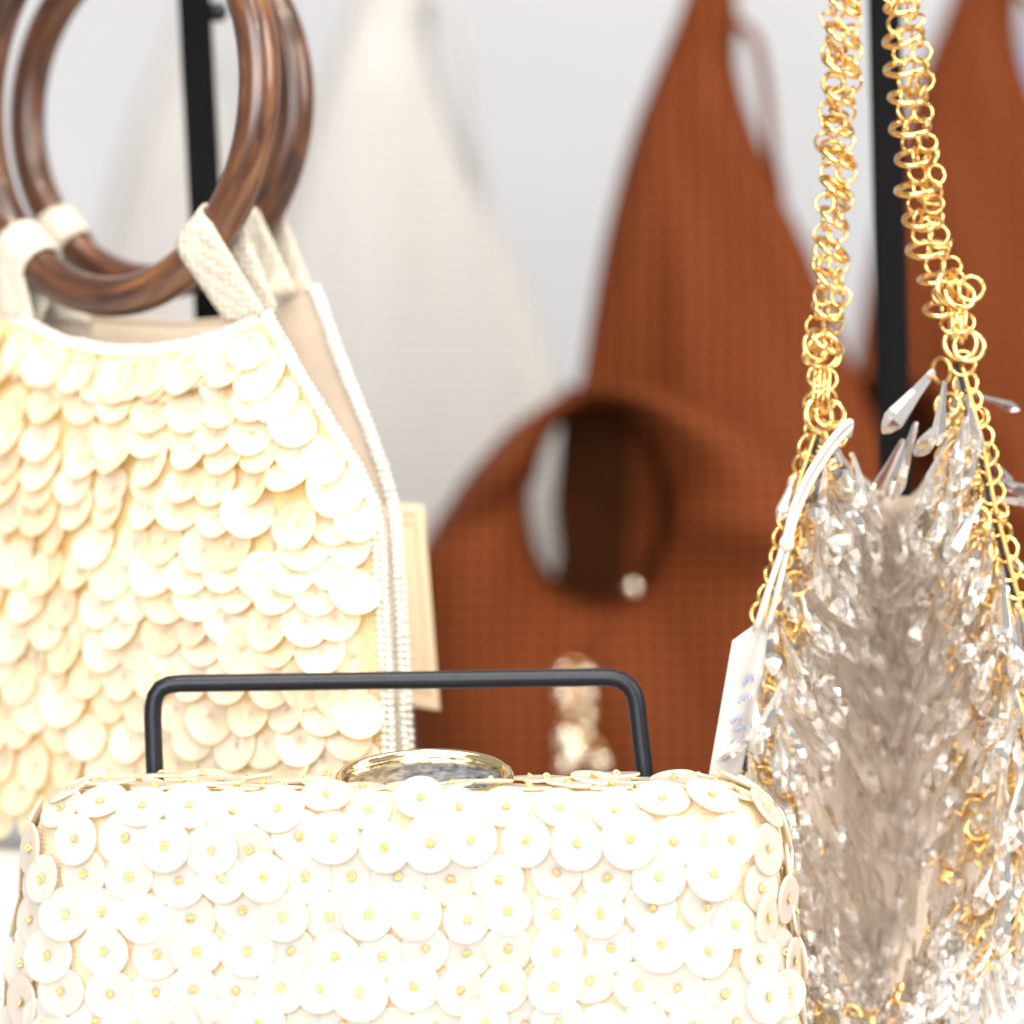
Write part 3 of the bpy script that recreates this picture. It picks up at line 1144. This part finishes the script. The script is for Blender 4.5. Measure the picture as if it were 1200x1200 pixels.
nb = 24
for ib in range(nb):
    b = 0.015 + 0.95 * ib / (nb - 1)
    na = 12
    for ia in range(na):
        a = (ia + 0.5 + (0.5 if ib % 2 else 0)) / (na + 0.5) + random.uniform(-0.02, 0.02)
        if not 0.03 < a < 0.97:
            continue
        if random.random() < 0.12:
            continue
        b_ = min(max(b + random.uniform(-0.012, 0.012), 0.005), 0.975)
        p, x, y = cb_pt(a, b_)
        side = 0.5 - a
        lat = 0.85 * math.copysign(abs(side) ** 0.55, side)
        v = Vector((lat + random.gauss(0, 0.20), -0.62 + random.gauss(0, 0.22), -1.0 + random.gauss(0, 0.22)))
        if b_ > 0.88:
            v.z *= 0.45
        items.append((p + Vector((0, -0.0012, 0)), v, random.uniform(0.95, 1.25) * (0.85 + 0.7 * abs(side)), random.random() < 0.65))
for k in range(46):
    a, b_ = random.uniform(0.08, 0.92), random.uniform(0.80, 0.97)
    p, x, y = cb_pt(a, b_)
    items.append((p + Vector((0, -0.002, 0.004)), Vector((0.6 * (0.5 - a) + random.gauss(0, 0.25), -0.6, -0.8 + random.gauss(0, 0.2))), random.uniform(0.9, 1.15), True))
# drops that stand off the edges
for (x, y, d, vx, vy, vz, s) in [(1095, 440, 0.996, -0.75, -0.15, -0.9, 1.2), (1108, 452, 0.994, -0.15, -0.3, -1, 1.0), (1138, 466, 1.006, 0.9, 0.2, -0.3, 0.8),
                                 (1156, 566, 1.006, 1.0, -0.1, -0.3, 1.15), (1162, 588, 1.006, 1.0, 0.1, -0.12, 1.1), (1176, 650, 1.006, 0.8, 0.0, -0.7, 1.0),
                                 (1150, 530, 1.006, 0.6, 0.2, -0.7, 0.8), (935, 560, 0.999, -0.3, -0.4, -0.8, 0.8), (925, 795, 0.994, -0.45, -0.5, -0.9, 1.1),
                                 (908, 848, 0.992, -0.95, -0.5, -0.55, 1.1), (915, 850, 0.990, 0.05, -0.5, -1.0, 1.05), (945, 590, 0.996, 0.0, -0.4, -1, 1.0),
                                 (978, 520, 0.998, 0.35, -0.3, -1, 1.1), (1000, 535, 1.0, 0.25, -0.3, -1, 0.9), (1165, 735, 0.994, 0.55, -0.5, -0.8, 1.15),
                                 (1075, 500, 1.0, -0.35, -0.3, -1, 1.25), (1060, 520, 1.004, -0.5, -0.2, -1, 1.1), (1175, 900, 0.992, -0.12, -0.5, -1, 1.2),
                                 (1180, 960, 0.992, -0.2, -0.5, -1, 1.25), (1166, 1100, 1.006, 0.3, -0.2, -1, 1.2), (1152, 1125, 1.006, 0.1, -0.3, -1, 1.2), (1178, 1085, 1.006, 0.3, -0.3, -1, 1.3),
                                 (1130, 600, 0.996, -0.1, -0.4, -1, 1.1), (1140, 650, 0.996, -0.15, -0.4, -1, 1.15), (1120, 540, 0.998, -0.1, -0.4, -1, 1.2),
                                 (1160, 1105, 1.006, 0.2, -0.2, -1, 1.4), (1172, 1090, 1.007, 0.35, -0.2, -1, 1.4), (1184, 1075, 1.006, 0.1, -0.2, -1, 1.4), (1150, 1135, 1.006, 0.25, -0.2, -1, 1.4), (1186, 1060, 1.008, 0.2, -0.2, -1, 1.4), (1140, 1150, 1.006, 0.4, -0.2, -1, 1.4), (1192, 1040, 1.007, 0.2, -0.2, -1, 1.4)]:
    items.append((P(x, y, d), Vector((vx, vy, vz)), s, True))
for tab_, y0, y1, inw in ((CXL, 540, 1120, 1), (CXR, 470, 1130, -1)):
    for k, yy in enumerate(np.linspace(y0, y1, 34)):
        xx_ = interp(tab_, yy) + inw * random.uniform(2, 34)
        items.append((P(xx_, yy, random.uniform(0.993, 1.003)), Vector((inw * random.uniform(-0.25, 0.7), -0.5 + random.gauss(0, 0.2), -1.0)), random.uniform(1.0, 1.3), True))
items.sort(key=lambda t: t[0].y)
stuff = Acc()
caps = Acc()
for i, (p, v, s, w) in enumerate(items):
    M, w = crystal_at(p, v, s, w)
    me = cr1 if w else cr2
    if i < 290:
        mesh_obj('crystal_drop', me, None, cbag, M)
    else:
        stuff.add([M @ q.co for q in me.vertices], [tuple(f.vertices) for f in me.polygons])
o = mesh_obj('crystal_drops_behind', stuff.mesh('crystal_drops_behind', False), M_crystal, cbag)
o['kind'] = 'stuff'
print('crystals', len(items))

# gold ring chains: along the edges and through the net
ring_small = torus_mesh('chain_ring', 1.0, 0.17, 26, 8)
ring_small.materials.append(M_gold)
ring_old = torus_mesh('chain_ring', 1.0, 0.18, 26, 8)
ring_old.materials.append(M_gold_old)


def add_ring(p, normal, R, me=ring_small, parent=cbag, O=CB_O, ell=1.0, spin=0.0, name='chain_ring'):
    M = Matrix.Translation(p - O) @ basis(normal, spin) @ Matrix.Diagonal((R * ell, R, R, 1))
    return mesh_obj(name, me, None, parent, M)


def jit(s):
    return Vector((random.gauss(0, s), random.gauss(0, s), random.gauss(0, s)))


for tab_, y0, y1, inward in ((CXL, 508, 1080, 1), (CXR, 432, 1120, -1)):
    path = [P(interp(tab_, y), y, 1.0005) for y in np.linspace(y0, y1, 80)]
    pp = resample(path, 0.0052)
    for i, p in enumerate(pp):
        add_ring(p + jit(0.0003), Vector((0.25 * inward, -1, 0.1)) + jit(0.2), 0.0032 * random.uniform(0.9, 1.08))
        if i % 2 == 0:
            add_ring(p + Vector((inward * 0.0056, -0.001, -0.002)) + jit(0.0006), Vector((0.5 * inward, -1, 0.5)) + jit(0.4), 0.0034, ring_small if i % 4 else ring_old)
    # the slim wire the rings are threaded on
    mesh_obj('edge_wire', tube_mesh('edge_wire', [p + Vector((0, -0.0012 , 0)) - CB_O for p in path], 0.0006, 8), M_gold_old, cbag)
    mesh_obj('edge_wire', tube_mesh('edge_wire', [p + Vector((inward * 0.0012, -0.0002, 0)) - CB_O for p in path], 0.0006, 8), M_black, cbag)
# bottom seam
path = [P(x, 1188 + 3 * math.sin(x * 0.05), 1.003) for x in np.linspace(915, 1120, 40)]
for p in resample(path, 0.0048):
    add_ring(p + jit(0.0005), Vector((0, -1, 0.6)) + jit(0.5), 0.0034 * random.uniform(0.9, 1.1), random.choice((ring_small, ring_old)))
# net of gold beads and rings between the drops
net = Acc()
for i in range(300):
    a = random.choice((random.uniform(0.01, 0.16), random.uniform(0.80, 0.99), random.uniform(0.01, 0.12), random.uniform(0.70, 0.99)))
    b = random.uniform(0.0, 0.98)
    p, x, y = cb_pt(a, b, -random.uniform(0.001, 0.006))
    R = random.uniform(0.0020, 0.0034)
    q = basis(Vector((random.gauss(0, 0.5), -1, random.gauss(0, 0.6)))).to_3x3()
    ppath = [p + q @ Vector((math.cos(t) * R, math.sin(t) * R, 0)) - CB_O for t in np.linspace(0, 2 * PI, 14, endpoint=False)]
    vs, fs = tube_data(ppath, 0.00042, 6, closed=True)
    net.add(vs, fs)
    if i % 3 == 0:
        vs, fs = sphere_data(p + jit(0.002) - CB_O, 0.0017, 10, 6)
        net.add(vs, fs)
o = mesh_obj('gold_net', net.mesh('gold_net'), M_gold, cbag)
o['kind'] = 'stuff'

# straps
strap_l = [P(1015, -150, 1.02), P(1000, -70, 1.01), P(992, 0, 1.005), P(986, 100, 1.002), P(982, 200, 1.0), P(978, 280, 1.0), P(972, 360, 1.0), P(967, 440, 1.0)]
strap_r = [P(1040, -150, 1.02), P(1052, -70, 1.01), P(1061, 0, 1.005), P(1070, 100, 1.002), P(1080, 190, 1.0), P(1092, 270, 1.0), P(1108, 330, 1.0), P(1119, 378, 1.0)]
for s, ctrl in enumerate((strap_l, strap_r)):
    pp = resample(smooth_path(ctrl, 120), 0.0042)
    for i, p in enumerate(pp):
        tdir = (pp[min(i + 1, len(pp) - 1)] - pp[max(i - 1, 0)]).normalized()
        fade = 1.0 - 0.25 * i / len(pp)
        w = 0.0029 * fade
        sway = 0.0008 * math.sin(i * 0.9 + s)
        if i % 2 == 0:
            # a pair of rings lying flat to the eye
            add_ring(p + Vector((-w + sway, 0.0005, 0)) + jit(0.0003), Vector((0.15, -1, 0.1)) + jit(0.25), 0.0026)
            add_ring(p + Vector((w + sway, -0.0005, 0)) + jit(0.0003), Vector((-0.2, -1, 0.1)) + jit(0.25), 0.0026)
        else:
            # connecting rings seen on edge, and one wide loop round both
            add_ring(p + Vector((-w + sway, 0, 0)) + jit(0.0003), Vector((1, -0.35, 0.1)) + jit(0.3), 0.0026)
            add_ring(p + Vector((w + sway, 0, 0)) + jit(0.0003), Vector((1, 0.4, 0.1)) + jit(0.3), 0.0026)
            lean = (0.65 if s == 0 else -0.1)
            add_ring(p + Vector(((0.0003 if s == 0 else -0.0022 * (i / len(pp)) * 1.6), -0.0006, 0)), Vector((lean + random.gauss(0, 0.12), -0.55 + random.gauss(0, 0.1), 1.0)), 0.0049 * random.uniform(0.85, 1.12))
        if random.random() < 0.5:
            add_ring(p + jit(0.0011), jit(1.0), random.uniform(0.0024, 0.0034), random.choice((ring_small, ring_old)))
# flat links joining strap and bag
for (xa, ya, xb, yb) in ((958, 436, 953, 496), (963, 436, 959, 494), (969, 436, 965, 492), (974, 436, 971, 490), (1113, 366, 1118, 404), (1124, 368, 1127, 408), (1119, 360, 1122, 400), (1130, 362, 1131, 402)):
    a, b = P(xa, ya, 1.0), P(xb, yb, 0.9995)
    path = []
    side = Vector((0, 0.0022, 0))
    for t in np.linspace(0, 2 * PI, 30, endpoint=False):
        mid_ = a.lerp(b, 0.5 - 0.5 * math.cos(t))
        path.append(mid_ + side * math.sin(t) - CB_O)
    mesh_obj('long_link', tube_mesh('long_link', path, 0.0006, 8, closed=True), M_gold, cbag)
for (x, y, R) in ((962, 446, 0.0030), (972, 450, 0.0028), (960, 478, 0.0034), (971, 474, 0.0030), (1116, 388, 0.0030), (1128, 384, 0.0032), (967, 418, 0.0045), (958, 412, 0.0036), (1138, 345, 0.0034), (1125, 352, 0.0042), (1112, 345, 0.0044), (1126, 408, 0.0044), (1136, 412, 0.004), (962, 492, 0.0046), (975, 490, 0.004)):
    add_ring(P(x, y, 0.998), Vector((0, -1, 0.1)) + jit(0.35), R)

# ------------------------------------------------------------------ white hang tag on its elastic loop
HT = P(868, 740, 0.990)
htag = empty('paper_tag', HT)
tag(htag, 'white paper tag with faint blue writing on a cream elastic loop on the crystal bag', 'tag')
out_pts = [(862, 752), (897, 727), (908, 738), (866, 925), (832, 925)]
dd_ = [0.982, 0.992, 0.995, 0.995, 0.982]
va = [P(x, y, d) - HT for (x, y), d in zip(out_pts, dd_)]
back = Vector((0.0006, 0.0009, 0))
vs = va + [v + back for v in va]
nv = len(va)
fs = [tuple(range(nv))[::-1], tuple(range(nv, 2 * nv))] + [(i, (i + 1) % nv, (i + 1) % nv + nv, i + nv) for i in range(nv)]
mesh_obj('card', mesh_from('card', vs, fs, False), M_card, htag)
M_ink = mat_simple('blue_ink', (0.30, 0.34, 0.50), 0.7)
for (x, y) in ((882, 800), (876, 822), (868, 845), (858, 890), (872, 856)):
    ctr = P(x, y, 0.0)
    line = []
    for k in range(14):
        qx, qy = x - 7 + k, y + 3.5 * math.sin(k * 1.9) + random.uniform(-2, 2) - 0.5 * k
        t = (qx - 832) / 70.0
        line.append(P(qx, qy, 0.982 + 0.0115 * max(0, min(1, (qx - (862 - (qy - 752) * 0.173)) / 40.0)) - 0.0004) - HT)
    mesh_obj('ink_mark', tube_mesh('ink_mark', line, 0.00022, 5), M_ink, htag)
loop1 = smooth_path([P(890, 738, 0.989), P(905, 690, 0.987), P(922, 640, 0.985), P(932, 600, 0.985), P(950, 560, 0.985), P(975, 522, 0.985), P(993, 502, 0.986), P(999, 500, 0.989), P(994, 510, 0.994)], 50)
loop2 = smooth_path([P(902, 740, 0.992), P(913, 700, 0.989), P(927, 642, 0.986), P(938, 602, 0.986), P(957, 562, 0.986), P(980, 527, 0.986), P(996, 508, 0.988), P(999, 503, 0.991), P(996, 515, 0.995)], 50)
mesh_obj('cord', tube_mesh('cord', [p - HT for p in loop1], 0.0009, 10), M_cord, htag)
mesh_obj('cord', tube_mesh('cord', [p - HT for p in loop2], 0.0009, 10), M_cord, htag)
vs, fs = sphere_data(P(925, 640, 0.985) - HT, 0.0021, 14, 8, 1.1)
mesh_obj('knot', mesh_from('knot', vs, fs), M_cord, htag)

for o_ in (cbag, htag):
    o_.location += Vector((-0.0017, -0.013, 0.0008))

# ------------------------------------------------------------------ woven bags further back


def loft_panel(name, left, right, y0, y1, d, depth, mat, parent, O, sway=0.0, k=1.0, dx=0.0):
    soft = 0.35 if mat is M_cream else 1.0
    """a soft flattened sleeve between two edges; real depth all round"""
    rows = []
    for i, y in enumerate(np.linspace(y0, y1, 46)):
        xl, xr = interp(left, y), interp(right, y)
        c, h = (xl + xr) / 2, (xr - xl) / 2
        ring = []
        for t in np.linspace(0, 2 * PI, 64, endpoint=False):
            fold = 1 + soft * (0.20 * math.sin(3 * t + y * 0.006) + 0.12 * math.sin(7 * t - y * 0.011) + 0.07 * math.sin(13 * t + y * 0.007))
            p = P(c + h * math.cos(t), y, d)
            p.y += -math.sin(t) * depth * min(1.0, h / 70.0) * fold + sway * ((y - y0) / (y1 - y0))
            ring.append(p - O)
        rows.append(ring)
    o = mesh_obj(name, grid_mesh(name, rows, close_u=True), mat, parent)
    subsurf(o, 1)
    return o


def woven_bag(name, label, cat_, mat, shade_mat, d, dx, dy=0.0, sc_=1.0, full=True, group='woven bags lined up behind'):
    def X(x):
        return 830 + (x - 830) * sc_ + dx

    def Y(y):
        return y * sc_ + dy
    zbase = SHELF_Z
    O = Vector((P(X(760), 0, d).x, d, zbase))
    root = empty(name, O)
    tag(root, label, cat_, group)
    yb = 600 + (0.172 / d) * F - 2
    LE = [(Y(-330), X(835)), (Y(-200), X(822)), (Y(-60), X(815)), (Y(0), X(803)), (Y(60), X(778)), (Y(150), X(742)), (Y(220), X(722)), (Y(300), X(703)), (Y(430), X(682)), (Y(520), X(668)), (Y(660), X(655)), (Y(800), X(600)), (yb, X(560))]
    RE = [(Y(-330), X(850)), (Y(-200), X(858)), (Y(-60), X(862)), (Y(0), X(862)), (Y(30), X(868)), (Y(60), X(860)), (Y(120), X(872)), (Y(170), X(892)), (Y(220), X(912)), (Y(300), X(952)), (Y(430), X(1000)), (Y(520), X(1035)), (Y(660), X(1060)), (Y(800), X(1065)), (yb, X(1040))]
    loft_panel('back_sleeve', LE, RE, Y(-330), yb, d + 0.045, 0.022, mat, root, O)
    # slim second strap leaving a slit
    st = [P(X(862), Y(25), d + 0.03), P(X(884), Y(45), d + 0.028), P(X(895), Y(90), d + 0.028), P(X(901), Y(140), d + 0.03), P(X(905), Y(185), d + 0.035), P(X(915), Y(230), d + 0.042)]
    mesh_obj('strap', tube_mesh('strap', [p - O for p in smooth_path(st, 30)], 0.0022, 10), mat, root)
    # front pouch with its arm opening
    if full:
        hc = (X(700), Y(590))
        outer = [(0, 1010, 640), (25, 985, 760), (50, 960, yb), (75, 800, yb), (90, 715, yb), (110, 600, yb), (135, 500, yb), (155, 472, 800), (172, 476, 680), (187, 500, 625), (205, 545, 556), (222, 595, 500),
                 (245, 650, 462), (265, 690, 450), (285, 750, 448), (305, 830, 470), (325, 910, 505), (345, 980, 560), (360, 1010, 640)]
        outer = [(a, X(x), (Y(y) if y < yb else yb)) for a, x, y in outer]
        rows = []
        K = 18
        for k in range(K + 1):
            t = k / K
            ring = []
            for i in range(72):
                th = 360.0 * i / 72
                ox = float(np.interp(th, [q[0] for q in outer], [q[1] for q in outer]))
                oy = float(np.interp(th, [q[0] for q in outer], [q[2] for q in outer]))
                ix = hc[0] + 79 * sc_ * math.cos(math.radians(th)) * (0.92 if abs(th - 270) < 80 else 1.0)
                iy = hc[1] + (113 if th < 180 else 118) * sc_ * math.sin(math.radians(th))
                s = t
                bul = math.sin(PI * min(1.0, s * 1.0)) ** 0.55
                if k == 0:
                    bul = -0.25
                x = ix + (ox - ix) * s
                y = iy + (oy - iy) * s
                wob = 0.10 * math.sin(5 * math.radians(th) + 1.3 + 2 * t) + 0.06 * math.sin(9 * math.radians(th) + 3 * t)
                p = P(x, y, d)
                p.y += -0.034 * bul * (1 + wob) + 0.012 + (0.022 * s ** 5 if th > 180 else 0.0) - (0.012 if th < 180 else 0.0) * s
                ring.append(p - O)
            rows.append(ring)
        o = mesh_obj('front_pouch', grid_mesh('front_pouch', rows, close_u=True), mat, root)
        solidify(o, 0.003, -1.0)
        # added dark sheet: its colour stands for the shade inside the opening
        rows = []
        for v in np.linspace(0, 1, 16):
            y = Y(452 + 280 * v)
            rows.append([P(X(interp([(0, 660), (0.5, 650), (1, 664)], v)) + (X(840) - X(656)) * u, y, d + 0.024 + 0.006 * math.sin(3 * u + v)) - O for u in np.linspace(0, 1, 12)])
        o = mesh_obj('opening_shade_sheet', grid_mesh('opening_shade_sheet', rows), shade_mat, root)
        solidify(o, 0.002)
    return root


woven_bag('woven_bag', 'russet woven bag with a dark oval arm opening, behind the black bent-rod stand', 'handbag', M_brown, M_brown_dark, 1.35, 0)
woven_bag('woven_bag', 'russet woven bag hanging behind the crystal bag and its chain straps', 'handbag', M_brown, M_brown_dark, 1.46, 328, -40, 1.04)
woven_bag('woven_bag', 'ivory woven bag with a tall pointed top, behind the ring-handle bag', 'handbag', M_cream, M_cream, 1.46, -365, -40, 1.2, full=False)
woven_bag('woven_bag', 'ivory woven bag glimpsed through the wooden ring handles', 'handbag', M_cream, M_cream, 1.95, -600, 40, 0.95, full=False)
woven_bag('woven_bag', 'pale blue woven bag half hidden behind the second russet bag', 'handbag', M_blue, M_blue, 1.95, 480, -150, 1.0, full=False)

# gold charm hanging in front of the russet bag
M_charm = mat_simple('silvery_gold_bead', (0.95, 0.86, 0.68), 0.12, 1.0)
GC = P(680, 770, 1.285)
charm = empty('chain_charm', GC)
tag(charm, 'gold chain charm dangling in front of the russet woven bag', 'charm')
big_ring = torus_mesh('charm_ring', 1.0, 0.11, 24, 8)
big_ring.materials.append(M_gold_old)
for (x, y, R) in ((674, 788, 0.006), (675, 812, 0.006), (677, 838, 0.006), (668, 868, 0.007), (690, 886, 0.006)):
    add_ring(P(x, y, 1.285), Vector((0, -1, 0.3)) + jit(0.5), R, big_ring, charm, GC, name='charm_ring')
for (x, y, r) in ((660, 786, 0.0022), (687, 790, 0.0028), (661, 812, 0.003), (688, 812, 0.0028), (668, 830, 0.0022), (687, 838, 0.0024), (664, 864, 0.0042), (674, 882, 0.0042), (686, 858, 0.0024), (703, 892, 0.0034), (662, 896, 0.003), (742, 688, 0.0025)):
    vs, fs = sphere_data(P(x, y, 1.28) - GC, r * 0.95, 20, 12)
    mesh_obj('charm_bead', mesh_from('charm_bead', vs, fs), M_charm, charm)
mesh_obj('charm_cord', tube_mesh('charm_cord', [p - GC for p in smooth_path([P(742, 688, 1.282), P(715, 730, 1.285), P(690, 765, 1.285), P(680, 785, 1.285)], 20)], 0.0004, 8), M_brown_dark, charm)
